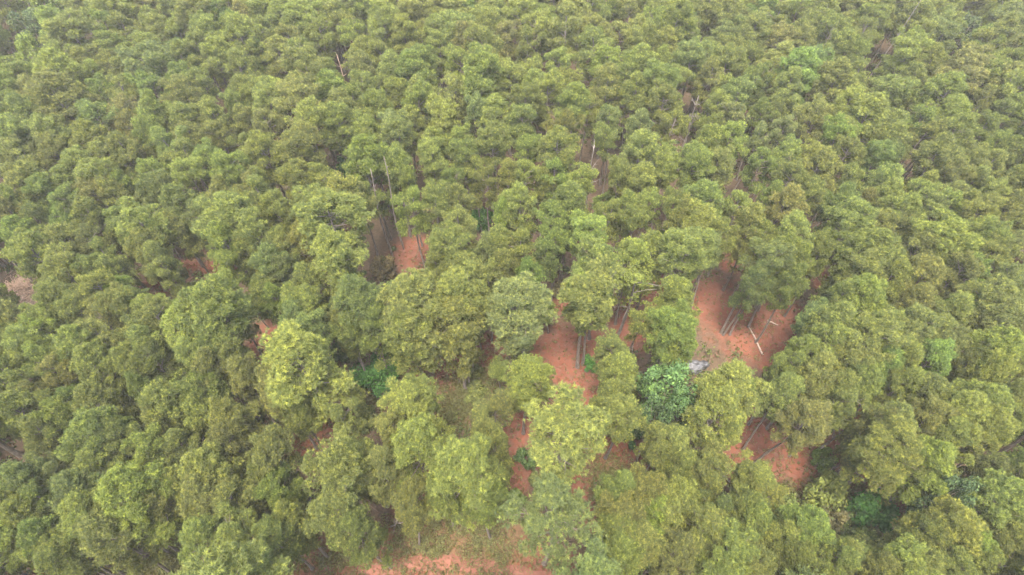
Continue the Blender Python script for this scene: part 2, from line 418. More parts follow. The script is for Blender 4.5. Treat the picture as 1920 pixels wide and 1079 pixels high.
# ------------------------------------------------------------------ where the crowns stand in the photograph (480 x 360 tiles, 3 units a pixel)
CENSUS = {
(0, 0): "60,30,150,o 450,60,160,o 570,90,170,g 700,60,180,g 850,60,170,o 1000,70,170,o 1130,100,160,g 1270,60,150,g 1400,60,150,g 360,160,180,g 280,270,180,o 440,230,170,o 600,200,170,g 740,200,160,g 890,200,170,g 1020,230,150,g 1170,240,180,g 1310,210,170,y 1410,200,150,o 50,420,180,g 180,420,170,g 350,390,190,o 500,380,170,g 560,460,150,g 690,300,160,g 660,420,150,g 800,430,140,o 880,320,170,g 1020,370,160,o 1140,310,150,g 1240,340,170,g 1360,400,170,g 60,560,190,g 190,560,180,o 380,570,260,o 590,570,160,g 720,560,170,o 900,530,160,k 1010,500,170,g 1100,500,150,g 1400,520,150,g 60,700,170,g 250,680,140,g 550,680,190,k 700,670,160,o 780,720,160,g 910,640,200,g 1060,690,170,g 1210,700,180,g 1300,640,150,g 1390,690,130,o 130,800,200,g 280,800,200,g 420,760,140,o 550,820,200,g 740,850,190,g 880,780,170,g 1000,860,190,g 1100,800,150,o 1230,780,160,o 1410,860,130,y 60,930,170,d 180,920,190,o 320,900,160,g 480,960,180,g 600,940,170,g 720,930,150,o 910,1020,150,y 1080,930,190,g 1200,950,160,g 1330,1010,200,y 1090,1050,180,g 100,1050,200,g 260,1050,200,g 380,1060,150,g 560,1050,200,g 700,1060,150,g",
(1, 0): "60,80,150,g 190,40,140,g 320,130,150,y 440,90,140,g 600,60,140,y 740,90,120,g 715,160,100,y 840,110,140,g 960,80,150,g 1110,70,150,g 1200,60,130,k 1420,70,120,g 50,190,150,o 230,160,160,g 370,200,150,y 540,250,130,g 640,220,120,g 870,220,170,y 1000,200,140,g 1140,190,150,g 1270,190,170,y 1400,240,150,o 180,260,150,g 40,320,120,k 270,330,160,g 720,320,160,g 920,350,110,K 1040,310,150,g 1220,270,200,o 1160,420,150,y 1350,400,190,y 260,420,180,o 410,440,180,g 600,400,150,b 880,420,190,g 960,470,150,g 1300,500,170,g 470,530,200,K 560,590,160,g 100,600,200,g 760,560,150,K 920,540,170,o 1150,560,170,o 300,720,220,y 450,690,200,g 500,640,180,o 840,710,140,y 1040,700,180,y 1200,660,180,b 60,720,170,o 630,790,170,g 820,800,180,g 1020,830,180,y 1160,830,140,K 1320,830,190,g 60,870,220,y 640,930,240,y 680,860,150,g 800,950,180,g 980,930,190,y 1180,900,150,g 1250,970,120,y 300,850,200,o 250,1030,170,g 410,1050,160,y 1300,1030,140,g 1390,980,140,y 870,1060,120,y 1100,1050,130,g 40,1040,130,g",
(2, 0): "60,130,170,y 310,110,170,g 440,70,140,g 570,70,130,g 680,110,130,g 840,110,160,y 970,90,160,g 1100,70,150,o 1240,200,150,k 1380,60,140,g 130,220,170,y 330,200,140,g 500,140,120,g 500,260,130,g 400,260,120,g 690,290,150,g 820,180,150,g 980,180,140,b 60,280,150,g 270,400,170,g 520,390,180,K 720,380,190,y 850,350,130,y 1080,330,130,g 1090,420,170,g 1160,370,130,y 60,450,140,y 360,520,130,y 230,560,170,y 530,500,180,g 800,500,200,g 920,480,120,y 1180,510,140,y 1280,540,150,k 1340,450,140,g 60,600,150,g 420,650,120,g 700,540,180,g 560,680,150,b 720,720,170,b 860,620,170,g 1140,610,160,g 1250,680,160,b 1410,650,130,g 250,740,170,g 70,720,170,o 270,860,230,y 70,880,130,y 880,770,150,g 1100,720,120,g 1100,820,180,y 1250,840,180,y 1350,800,130,b 560,820,130,g 720,880,210,g 850,910,150,g 70,1010,150,y 180,1040,120,y 260,1000,150,y 390,1040,150,y 600,1000,140,y 860,990,170,y 1010,950,170,y 720,1040,170,y 1140,960,170,o 1370,960,150,g",
(3, 0): "60,50,150,g 200,60,160,g 330,60,120,o 430,90,150,o 60,150,160,g 200,160,150,o 540,150,150,g 700,60,140,d 840,80,160,o 980,100,180,g 830,260,150,y 400,300,150,g 480,350,130,y 60,250,150,o 180,280,140,g 650,180,110,g 180,400,220,k 340,440,200,g 650,400,130,y 1090,240,150,k 1150,280,150,g 1230,330,130,y 1320,200,160,g 1400,300,150,o 100,500,190,g 480,460,150,g 430,540,170,g 800,480,130,g 920,570,230,y 1080,460,200,o 1200,470,160,g 1350,500,170,o 620,560,180,g 730,570,130,y 220,650,180,o 420,640,170,y 20,640,110,g 620,740,170,o 800,690,170,g 1000,680,200,y 1140,600,140,g 1340,670,160,g 1180,760,150,g 80,750,160,b 340,800,180,K 700,830,180,g 850,780,150,g 1020,780,180,g 920,880,200,o 1240,850,130,K 1350,880,150,g 60,930,170,g 170,900,160,y 290,960,200,g 430,920,160,g 570,920,170,k 690,930,130,b 1000,960,150,o 1100,960,180,o 1250,970,170,g 640,1040,180,g 840,1060,140,y 100,1040,170,g 420,1040,140,g 1000,1050,150,o 1150,1040,170,g 1330,1040,170,g",
(0, 1): "100,60,190,g 250,60,170,g 430,60,180,g 560,40,160,o 680,60,170,g 790,50,110,K 900,50,170,d 1050,40,180,o 1280,50,190,g 1400,60,150,o 50,150,180,d 190,180,170,d 360,130,160,k 520,190,180,g 660,210,170,g 850,220,260,y 1010,230,170,o 1100,180,180,o 1330,190,260,g 80,310,190,g 250,380,220,g 400,310,190,g 540,330,160,d 640,380,150,g 900,330,190,g 1330,310,220,g 1420,380,150,g 20,480,100,g 400,480,190,g 540,470,160,g 690,450,150,g 870,440,170,g 420,590,200,g 590,610,200,y 720,600,130,K 770,650,180,o 900,640,160,y 1180,590,340,k 80,720,210,g 270,700,150,g 270,800,130,K 380,720,130,k 480,710,150,o 570,740,160,o 710,700,180,g 960,730,200,o 1330,690,190,b 60,850,200,g 180,880,190,g 330,890,120,K 470,880,230,g 640,850,200,g 780,830,190,g 900,880,190,g 1030,840,220,y 1210,880,200,g 1340,920,150,y 70,1010,220,g 240,1010,180,g 380,1000,180,g 560,1010,210,g 720,1000,180,g 880,990,190,g 1090,960,200,g 1200,980,200,o 1350,1020,180,o",
(1, 1): "60,60,200,g 120,150,180,g 420,50,230,y 330,130,150,g 430,210,330,g 60,300,200,g 200,320,170,g 300,330,160,g 450,380,330,g 80,430,190,d 180,470,170,d 890,100,180,K 1050,90,180,g 1150,70,160,g 1190,200,170,g 620,60,170,o 1370,120,140,K 1160,330,210,g 1060,330,160,b 1300,330,150,b 1400,300,180,g 1400,400,170,g 870,530,340,o 1020,420,150,g 1090,460,130,y 1200,440,190,g 1310,520,150,g 810,770,260,y 1170,620,300,g 1130,810,280,g 1130,930,130,g 570,590,300,b 300,560,190,g 130,630,150,K 290,690,190,y 220,790,180,b 400,800,170,b 480,760,140,g 560,830,150,g 650,720,200,g 300,990,400,g 60,740,130,g",
(2, 1): "50,100,190,y 330,80,240,g 260,190,200,g 420,260,210,g 540,180,160,K 640,110,160,y 750,120,110,y 880,140,150,g 690,240,160,g 1050,80,220,g 960,200,180,g 1040,220,200,y 1150,250,170,g 1260,120,170,g 1350,200,180,g 1390,290,150,g 1430,60,150,k 60,330,200,g 170,360,140,b 240,330,160,g 500,430,240,g 680,370,200,y 820,420,200,y 980,390,250,g 1140,440,150,b 1330,450,200,b 90,480,160,k 100,650,320,s 440,580,280,g 440,690,250,g 740,660,160,y 830,590,140,g 960,630,200,y 860,720,190,g 1080,800,230,K 930,900,240,y 590,900,160,g 600,1010,190,y 1210,990,310,y 120,1010,250,K 1280,550,150,b 1380,600,130,g",
(3, 1): "70,80,180,g 200,80,160,g 370,60,180,g 400,180,230,g 540,90,120,o 650,60,170,g 790,40,150,g 720,140,200,g 880,140,170,o 1000,120,180,K 1130,170,190,g 980,50,170,o 1200,50,180,g 1350,110,200,o 1370,220,170,g 140,300,200,g 90,420,180,g 130,530,180,g 320,400,140,g 560,230,170,g 690,220,150,o 560,350,270,g 880,260,260,y 1040,280,180,y 1170,300,200,g 1340,340,190,o 480,460,230,g 640,520,200,g 800,400,220,o 920,390,200,y 1080,390,170,g 1190,420,170,g 830,520,230,o 1000,500,200,o 1110,530,160,k 1300,540,220,b 1410,560,160,g 380,610,180,g 540,650,240,g 640,640,130,y 790,640,220,o 940,680,220,g 1050,650,150,k 1260,660,250,o 1290,770,240,o 240,780,130,b 150,820,160,g 390,770,240,g 610,830,190,g 770,790,240,o 960,830,220,o 1390,800,140,o 180,930,160,y 60,1000,150,g 330,900,220,g 550,930,250,g 760,970,190,y 880,970,190,k 1000,930,150,d 1150,940,180,g 1290,950,250,K 1400,960,150,y 260,1030,220,o 450,1020,210,g 620,1000,190,k 1200,1030,190,y",
(0, 2): "80,60,200,g 240,50,160,g 370,100,170,g 500,70,150,k 40,170,120,g 170,170,230,g 400,200,180,y 580,120,200,o 500,330,270,g 620,300,190,y 800,60,170,g 930,110,220,g 1080,90,170,g 1210,30,100,y 1240,140,110,K 1320,180,260,y 1100,210,110,g 930,230,180,g 250,330,190,o 720,350,200,g 1000,370,130,g 830,450,160,y 840,570,320,y 950,660,150,o 560,460,190,g 150,520,220,b 320,510,150,b 420,620,240,b 80,640,200,g 280,650,170,g 120,780,200,g 600,700,220,g 630,680,130,b 240,840,210,k 460,780,240,g 560,880,250,o 70,950,190,g 200,960,180,g 380,950,150,y 350,1040,140,g 780,760,140,y 1300,370,200,o 1200,480,280,g 1110,570,180,y 1230,640,270,g 1360,580,240,g 1150,890,260,g 1330,830,250,g",
(1, 2): "130,80,230,o 460,190,170,g 280,260,130,g 130,380,230,g 800,110,230,y 950,90,180,g 780,260,170,g 900,340,270,y 1130,300,190,K 1260,280,190,g 1160,470,360,g 1350,360,150,g 1060,620,170,g 1250,720,150,g 1300,540,200,g 440,500,350,g 600,430,230,g 150,620,170,K 60,540,180,g 700,570,230,o 220,780,170,y 80,860,240,g 470,780,280,g 600,850,230,g 750,720,170,g 1380,160,130,s",
(2, 2): "290,220,390,m 590,80,170,g 640,180,220,g 530,150,150,g 1150,180,290,y 1240,100,180,K 790,350,160,g 920,380,190,g 220,850,430,s 560,600,220,g 720,560,180,g 700,730,170,K 560,730,160,g 560,830,130,y 960,520,120,g 970,640,140,y 1110,570,190,y 1080,510,180,g 1290,680,200,g 1200,760,190,d 1040,840,260,g 860,740,150,y 760,900,200,o 560,990,220,g 900,950,180,o 1130,1000,260,g 1360,830,220,g 1360,1040,200,g",
(3, 2): "90,80,200,g 250,40,170,o 400,60,180,g 560,60,220,g 720,60,200,y 880,80,200,o 1010,150,260,y 1180,120,230,y 1380,110,190,g 120,240,220,o 420,180,170,g 560,240,200,o 680,280,220,o 830,200,220,o 740,420,300,y 900,460,260,K 1020,330,240,g 1190,260,230,y 1380,270,150,y 850,600,160,g 1180,460,130,d 1260,640,270,k 1390,470,150,k 1380,620,150,g 1010,820,260,y 830,840,150,g 1130,900,180,K 1310,890,220,y 940,930,180,g 700,970,120,y 610,980,100,g 830,1010,190,y 1020,1030,200,g 1180,1010,180,y 30,800,190,y 200,860,240,g 130,980,220,g 320,980,200,g 480,980,200,g 650,1050,180,g 1350,1030,130,o",
}
# bare ground the photograph shows: x, y, radius in pixels
BARE = [(345, 500, 25), (410, 500, 28), (290, 540, 26), (775, 475, 32), (515, 650, 42), (630, 750, 22), (850, 710, 48), (810, 690, 32), (910, 670, 32),
        (935, 640, 22), (1045, 560, 22), (1060, 660, 50), (1085, 730, 45), (1110, 640, 32), (1180, 620, 34), (1175, 580, 18), (1230, 545, 30),
        (1235, 580, 22), (1340, 570, 48), (1400, 620, 55), (1440, 650, 48), (1480, 600, 34), (1545, 530, 24), (1370, 500, 18), (960, 880, 38),
        (975, 800, 28), (1130, 830, 28), (1160, 860, 44), (775, 920, 34), (1085, 920, 30), (1120, 960, 26), (1420, 850, 55), (1500, 868, 46),
        (1572, 868, 44), (1540, 905, 42), (1660, 915, 30), (1690, 945, 28), (600, 800, 30), (560, 830, 28), (310, 1010, 44), (590, 1060, 45), (740, 1040, 40),
        (870, 975, 40), (930, 1000, 30), (820, 1060, 80), (90, 1075, 30), (1610, 770, 18), (1640, 780, 14),
        (1180, 960, 18), (1000, 1075, 60), (1400, 790, 22), (660, 1075, 60)]
GRASSY = [(870, 980, 75), (810, 990, 50), (930, 1000, 55), (770, 1000, 40), (640, 1040, 60), (240, 1065, 60), (330, 1050, 50), (850, 770, 40),
          (890, 730, 50), (1560, 945, 40), (1640, 965, 45), (715, 720, 60), (1470, 945, 35), (560, 760, 60), (1150, 910, 40)]


# ------------------------------------------------------------------ terrain
def gauss_field(discs, X, Y):
    out = np.zeros_like(X)
    for px, py, rp in discs:
        x, y, t = at(px, py, 0.0)
        rw = rp / FPX * t * 1.15
        # seen at a slant the patch is longer on the ground
        q = ((X - x) / rw) ** 2 + ((Y - y) / (rw * 1.15)) ** 2
        out = np.maximum(out, np.exp(-0.5 * q ** 1.5))
    return out


gx = np.concatenate([np.linspace(-420, -112, 12), np.arange(-110, 110.1, 0.8), np.linspace(112, 420, 12)])
gy = np.concatenate([np.linspace(-90, -12, 10), np.arange(-10, 130.1, 0.8), np.linspace(133, 620, 18)])
GX, GY = np.meshgrid(gx, gy)
GZ = zf(GX, GY)
nx, ny = len(gx), len(gy)
me = bpy.data.meshes.new("ground")
i0 = (np.arange(ny - 1)[:, None] * nx + np.arange(nx - 1)[None, :]).ravel()
quads = np.stack([i0, i0 + 1, i0 + nx + 1, i0 + nx], axis=1).astype(np.int32)
me.vertices.add(nx * ny); me.vertices.foreach_set("co", np.stack([GX, GY, GZ], -1).astype(np.float32).ravel())
me.loops.add(quads.size); me.loops.foreach_set("vertex_index", quads.ravel())
me.polygons.add(len(quads)); me.polygons.foreach_set("loop_start", np.arange(0, quads.size, 4, dtype=np.int32))
me.polygons.foreach_set("use_smooth", np.ones(len(quads), dtype=bool))
for nm, fld in (("bare", gauss_field(BARE, GX, GY) + 0.05), ("grassy", 0.75 * gauss_field(GRASSY, GX, GY))):
    a = me.attributes.new(nm, "FLOAT", "POINT"); a.data.foreach_set("value", fld.astype(np.float32).ravel())
me.materials.append(ground_mat()); me.update(calc_edges=True)
ground = bpy.data.objects.new("ground", me); COL.objects.link(ground); ground["kind"] = "structure"

# the dirt track that bends through the bottom of the view
edge = [(380, 1130), (470, 1092), (540, 1074), (620, 1062), (700, 1052), (770, 1042), (850, 1041), (930, 1053), (1010, 1068), (1100, 1090), (1210, 1130)]
ep = np.array([at(x, y, 0.0)[:2] for x, y in edge])
tt = np.linspace(0, len(ep) - 1, 220)
ex = np.interp(tt, np.arange(len(ep)), ep[:, 0]); ey = np.interp(tt, np.arange(len(ep)), ep[:, 1])
for _ in range(30):
    ex[1:-1] = (ex[:-2] + ex[1:-1] * 2 + ex[2:]) / 4; ey[1:-1] = (ey[:-2] + ey[1:-1] * 2 + ey[2:]) / 4
g = Geo(); V, F, S = [], [], []
W = 15
rw_ = np.random.default_rng(3).normal(size=400) * 0.6
for i in range(len(ex)):
    j0, j1 = max(0, i - 1), min(len(ex) - 1, i + 1)
    d = np.array([ex[j1] - ex[j0], ey[j1] - ey[j0]]); d /= np.linalg.norm(d); n = np.array([d[1], -d[0]])
    for k in range(W):
        q = k / (W - 1)
        wob = (0.08 * math.sin(i * 0.37) + 0.0 + 0.05 * rw_[i]) * (1 if k == 0 else 0.5 if k == 1 else 0)
        p = np.array([ex[i], ey[i]]) + n * (q * 4.6 + wob)
        rut = 0.07 * (math.exp(-((q - 0.30) / 0.07) ** 2) + math.exp(-((q - 0.70) / 0.07) ** 2))
        lip = 0.16 * math.exp(-((q - 0.10) / 0.06) ** 2)
        V.append((p[0], p[1], float(zf(p[0], p[1])) + (-0.04 if k in (0, W - 1) else 0.05 - rut + lip * 0.7)))
        S.append(1 - rut * 6)
    if i:
        for k in range(W - 1):
            a = (i - 1) * W + k
            F += [(a, a + W, a + 1), (a + 1, a + W, a + W + 1)]
g.add(V, F, np.array(S))
M_ROAD = plain_mat("red_dirt_track", (0.110, 0.039, 0.023), (0.160, 0.062, 0.038), 0.8)
road = bpy.data.objects.new("dirt_road", g.mesh("dirt_road", M_ROAD, True)); COL.objects.link(road); road["kind"] = "structure"


# ------------------------------------------------------------------ placing trees
def tag(o, label, cat, group=None):
    o["label"] = label; o["category"] = cat
    if group: o["group"] = group


def child(name, mesh, parent, tint=None):
    o = bpy.data.objects.new(name, mesh); COL.objects.link(o); o.parent = parent
    if tint is not None: o["tint"] = tint
    return o


def empty(name, loc, rz=0.0, scale=(1, 1, 1), tilt=(0, 0)):
    o = bpy.data.objects.new(name, None); COL.objects.link(o)
    o.location = loc; o.rotation_euler = (tilt[0], tilt[1], rz); o.scale = scale; o.empty_display_size = 0.5
    return o


spots = []          # x, y, crown width m, colour, px, py, wpx, census?
for (ti, tj), txt in CENSUS.items():
    for item in txt.split():
        a, b, w, c = item.split(",")
        px = ti * 480 + float(a) / 3; py = (0, 360, 719)[tj] + float(b) / 3; wp = float(w) / 3
        H = 15.0
        for _ in range(3):
            x, y, t = at(px, py, 0.80 * H)
            D = wp / FPX * t
            H = 16.0 * min(1.25, max(0.72, 0.55 + 0.45 * D / 5.4))
        spots.append([x, y, min(max(D, 2.6), 9.5), H, c, px, py, wp, True])

fill = []
KEEP = [(703, 700, 48), (738, 655, 26), (685, 778, 28), (640, 660, 20), (1108, 678, 22), (890, 735, 28), (645, 308, 18), (902, 405, 26), (720, 500, 28), (1050, 533, 22),
        (984, 857, 22), (1188, 815, 22), (1010, 905, 22), (965, 938, 22), (1462, 938, 42), (1550, 922, 44), (1640, 962, 46), (1612, 990, 30), (1562, 965, 30), (1655, 1008, 30),
        (662, 742, 28), (182, 922, 22), (238, 760, 24), (1210, 1070, 40), (1297, 225, 19), (1108, 318, 14), (1647, 102, 24), (430, 285, 13), (640, 135, 14), (712, 960, 30),
        (718, 430, 26), (742, 430, 24), (42, 540, 50), (1308, 687, 29.5), (1247, 730, 48), (1780, 932, 36), (1823, 35, 14), (62, 25, 32), (66, 60, 30), (42, 100, 30), (1815, 60, 22), (1556, 826, 26)]
# a crown never stands over ground that the photograph shows bare
for _ in range(7):
    for q in spots:
        for bx, by, rp in BARE + [k for k in KEEP if k[2] >= 18]:
            worst = None
            for z, rr in ((0.93, 0.38), (0.76, 0.48), (0.60, 0.40)):
                qx, qy, dep = proj(q[0], q[1], z * q[3])
                lack = rr * q[2] * FPX / dep + (0.80 if rp >= 42 or rp == 29.5 else 0.5) * rp - math.hypot(qx - bx, qy - by)
                if lack > 0 and (worst is None or lack > worst[0]): worst = (lack, qx - bx, qy - by, dep)
            if worst and math.hypot(q[5] - bx, q[6] - by) > 6:
                lack, ux, uy, dep = worst; l_ = math.hypot(ux, uy) + 1e-6
                step = min(lack, 14) * 0.6
                o_ = at(q[5], q[6], 0.8 * q[3]); n_ = at(q[5] + ux / l_ * step, q[6] + uy / l_ * step, 0.8 * q[3])
                q[0] += n_[0] - o_[0]; q[1] += n_[1] - o_[1]
                q[5] += ux / l_ * step; q[6] += uy / l_ * step
SP = np.array([[q[5], q[6], q[7]] for q in spots])
P = np.array([[q[0], q[1], q[2]] for q in spots])
P = np.array([[s[0], s[1], s[2]] for s in spots])
fr = np.random.default_rng(5)
bare_w = [(at(px, py)[0], at(px, py)[1], px, py, rp) for px, py, rp in BARE + KEEP]
cand = []
yy = -14.0
while yy < 250:
    half = 24 + 1.12 * (yy * 0.67 + 37) + 14
    xx = -half
    while xx < half:
        cand.append((xx + fr.uniform(-1.6, 1.6), yy + fr.uniform(-1.6, 1.6)))
        xx += 3.5
    yy += 3.4
fr.shuffle(cand)
for x, y in cand:
    D = fr.uniform(3.8, 6.0); H = 16 * (0.55 + 0.45 * D / 5.4) * fr.uniform(0.92, 1.06)
    d2 = np.hypot(P[:, 0] - x, P[:, 1] - y)
    if np.any(d2 < (0.335 - 0.05 * min(1, max(0, (y - 45) / 40))) * (P[:, 2] + D)): continue
    # the crown must not hide ground that the photograph shows
    bad = False
    for z, rr in ((0.93 * H, 0.40), (0.72 * H, 0.5), (0.3 * H, 0.1)):
        qx, qy, dep = proj(x, y, z)
        rad = rr * D * FPX / dep
        for bx, by, px, py, rp in bare_w:
            if math.hypot(qx - px, qy - py) < rp * 0.8 + rad: bad = True; break
        if bad: break
    if bad: continue
    # keep off the track
    if np.min(np.hypot(ex - x, ey - y + 2)) < 4.5: continue
    qx, qy, dep = proj(x, y, 0.80 * H)
    if dep < 5: continue
    if 230 < qy < 1100 and -20 < qx < 1940:
        need = 0.28 + 0.22 * min(1, (qy - 230) / 250)
        if np.any(np.hypot(SP[:, 0] - qx, SP[:, 1] - qy) < need * (SP[:, 2] + D * FPX / dep)): continue
    c = fr.choice(list("ggggyoob"))
    fill.append([x, y, D, H, str(c), qx, qy, D * FPX / dep, False])
    P = np.vstack([P, [x, y, D]])
allspots = spots + fill


def inframe(s, m=0):
    return -m < s[5] < 1920 + m and -m < s[6] < 1079 + m


sr = np.random.default_rng(66); nsap = 0
while nsap < 330:
    yv = sr.uniform(8, 95); xv = sr.uniform(-1, 1) * (30 + 0.85 * (yv + 20)); Hs = sr.uniform(4.0, 8.5)
    qx, qy, dep = proj(xv, yv, 0.5 * Hs)
    if any(math.hypot(qx - a, qy - b) < c * 0.9 + 12 for a, b, c in BARE + KEEP): continue
    if np.min(np.hypot(ex - xv, ey - yv + 2)) < 4: continue
    fill.append([xv, yv, Hs * sr.uniform(0.33, 0.45), Hs, str(sr.choice(list("gyokd"))), qx, qy, 1.0, False]); nsap += 1
allspots = spots + fill
ranked = sorted([s for s in allspots if inframe(s)], key=lambda s: -(s[7] * (1.0 if s[8] else 0.72)))
single = ranked[:298]
ids = {id(s) for s in single}
mass = [s for s in allspots if id(s) not in ids]
print("TREES", len(spots), len(fill), "single", len(single), "mass", len(mass), "smallest", single[-1][5:8])

# landmarks one can find, for the labels
LAND = [(1415, 645, "the long fallen log"), (1308, 685, "the grey rock slab"), (40, 535, "the tan brush heap"), (1295, 220, "the upper leafless tree"),
        (1110, 313, "the lower leafless tree"), (1645, 100, "the bare pale trunk"), (705, 700, "the emerald bush"), (1108, 678, "the bush on red soil"),
        (1250, 745, "the bluish broadleaf tree"), (1640, 960, "the lower right emerald bush"), (1083, 742, "the short pale stick"), (1780, 930, "the dark teal broadleaf"),
        (820, 1055, "the dirt track"), (60, 30, "the top left corner"), (1900, 20, "the top right corner"), (20, 1060, "the bottom left corner"), (1900, 1060, "the bottom right corner"),
        (960, 10, "the top edge centre"), (1905, 540, "the right edge centre"), (720, 500, "the olive-brown bush"), (410, 500, "the small left red patch"),
        (310, 1010, "the lower left brown patch"), (1420, 860, "the lower right red patch"), (515, 650, "the left brown gap"), (645, 310, "the upper emerald bush"),
        (775, 475, "the central red patch"), (1545, 530, "the right-hand red strip"), (15, 300, "the left edge upper part"), (480, 10, "the top edge left part"), (1440, 10, "the top edge right part"),
        (1905, 280, "the right edge upper part"), (1905, 800, "the right edge lower part"), (15, 800, "the left edge lower part"), (1110, 985, "the domed roadside pine"), (430, 290, "the brown dead pine")]
DIRS = ["right", "lower right", "below", "lower left", "left", "upper left", "above", "upper right"]
ORD = ["nearest", "second", "third", "fourth", "fifth", "sixth", "seventh", "eighth", "ninth", "tenth", "eleventh", "twelfth"]
buckets = {}
for s in single:
    k = min(range(len(LAND)), key=lambda i: math.hypot(LAND[i][0] - s[5], LAND[i][1] - s[6]))
    ang = math.atan2(s[6] - LAND[k][1], s[5] - LAND[k][0]) % (2 * math.pi)
    sec = int((ang + math.pi / 8) / (math.pi / 4)) % 8
    buckets.setdefault((k, sec, s[4]), []).append((math.hypot(LAND[k][0] - s[5], LAND[k][1] - s[6]), s))
labels = {}
for (k, sec, c), lst in buckets.items():
    lst.sort(key=lambda q: q[0])
    for n, (dist, s) in enumerate(lst):
        size = "broad" if s[2] > 6.2 else "narrow" if s[2] < 4.0 else "rounded"
        where = {"right": "right of", "left": "left of", "above": "above", "below": "below"}.get(DIRS[sec], DIRS[sec] + " of")
        if len(lst) == 1:
            labels[id(s)] = f"{size} {LOOK[c]} pine crown, the only {LOOK[c]} one just {where} {LAND[k][2]}" if False else f"{LOOK[c]} {size} pine {where} {LAND[k][2]}"
        else:
            labels[id(s)] = f"{LOOK[c]} {size} pine, {ORD[min(n, 11)]} {LOOK[c]} one {where} {LAND[k][2]}"

tr = np.random.default_rng(21)


def plant(s, protos, kind, cat, label, group, ph=PH, pw=5.2, which=None):
    x, y, D, H, c = s[:5]
    i = int(tr.integers(len(protos))) if which is None else which
    sxy = D / pw
    e = empty(kind, (x, y, float(zf(x, y))), tr.uniform(0, 6.28), (sxy, sxy * tr.uniform(0.92, 1.08), H / ph), (tr.normal() * 0.03, tr.normal() * 0.03))
    child("trunk", protos[i][1], e); child("crown", protos[i][0], e, tint_of(c, tr))
    tag(e, label, cat, group)
    return e


for s in single:
    which = None
    if 1340 < s[5] < 1720 and 700 < s[6] < 880: which = int(tr.choice([2, 7, 11, 16]))
    elif s[5] < 420 and s[6] > 820 and tr.random() < 0.8: which = int(tr.choice([16, 17]))
    elif s[5] > 1420 and s[6] > 560 and tr.random() < 0.75: which = int(tr.choice([16, 17, 2, 11]))
    elif s[2] > 6.8: which = int(tr.choice(DOMES))
    elif tr.random() < 0.30: which = int(tr.choice([16, 17]))
    plant(s, PINES, "pine_tree", "pine tree", labels[id(s)], "pines of the forest canopy", which=which)

# ------------------------------------------------------------------ the far wood and the wood beyond the frame: one mass
pm = bpy.data.meshes.new("far_wood")
pts = np.array([[s[0], s[1], float(zf(s[0], s[1]))] for s in mass], dtype=np.float32)
pm.vertices.add(len(pts)); pm.vertices.foreach_set("co", pts.ravel())
def pattr(nm, ty, key, val):
    a = pm.attributes.new(nm, ty, "POINT"); a.data.foreach_set(key, np.ascontiguousarray(val).ravel())
pattr("kindex", "INT", "value", np.array([tr.integers(len(PINES)) for s in mass], dtype=np.int32))
pattr("turn", "FLOAT_VECTOR", "vector", np.array([[tr.normal() * .03, tr.normal() * .03, tr.uniform(0, 6.28)] for s in mass], dtype=np.float32))
pattr("size", "FLOAT_VECTOR", "vector", np.array([[s[2] / 5.2, s[2] / 5.2 * tr.uniform(.92, 1.08), s[3] / PH] for s in mass], dtype=np.float32))
pattr("tint", "FLOAT_VECTOR", "vector", np.array([tint_of(s[4], tr) for s in mass], dtype=np.float32))
wood = bpy.data.objects.new("far_pine_wood", pm); COL.objects.link(wood)
wood["kind"] = "stuff"; wood["label"] = "dense mass of small pine crowns in the far upper part of the forest"; wood["category"] = "forest"
ng = bpy.data.node_groups.new("far_wood_nodes", "GeometryNodeTree")
ng.interface.new_socket("Geometry", in_out="INPUT", socket_type="NodeSocketGeometry")
ng.interface.new_socket("Geometry", in_out="OUTPUT", socket_type="NodeSocketGeometry")
gi, go = ng.nodes.new("NodeGroupInput"), ng.nodes.new("NodeGroupOutput")
ti_ = ng.nodes.new("GeometryNodeGeometryToInstance")
first = {}
for o in bpy.data.objects:
    if o.type == "MESH" and o.parent and o.name.split(".")[0] in ("crown", "trunk"): first.setdefault(o.data.name, o)
for c, t in reversed(PINES):
    j = ng.nodes.new("GeometryNodeJoinGeometry")
    for m_ in (c, t):
        oi = ng.nodes.new("GeometryNodeObjectInfo"); oi.transform_space = "ORIGINAL"
        oi.inputs["Object"].default_value = first[m_.name]; oi.inputs["As Instance"].default_value = False
        ng.links.new(oi.outputs["Geometry"], j.inputs[0])
    ng.links.new(j.outputs[0], ti_.inputs[0])
def named(nm, ty):
    a = ng.nodes.new("GeometryNodeInputNamedAttribute"); a.data_type = ty; a.inputs[0].default_value = nm; return a.outputs[0]
ip = ng.nodes.new("GeometryNodeInstanceOnPoints"); ip.inputs["Pick Instance"].default_value = True
ng.links.new(gi.outputs[0], ip.inputs["Points"]); ng.links.new(ti_.outputs[0], ip.inputs["Instance"])
ng.links.new(named("kindex", "INT"), ip.inputs["Instance Index"])
ng.links.new(named("turn", "FLOAT_VECTOR"), ip.inputs["Rotation"]); ng.links.new(named("size", "FLOAT_VECTOR"), ip.inputs["Scale"])
ng.links.new(ip.outputs[0], go.inputs[0])
mod = wood.modifiers.new("trees", "NODES"); mod.node_group = ng

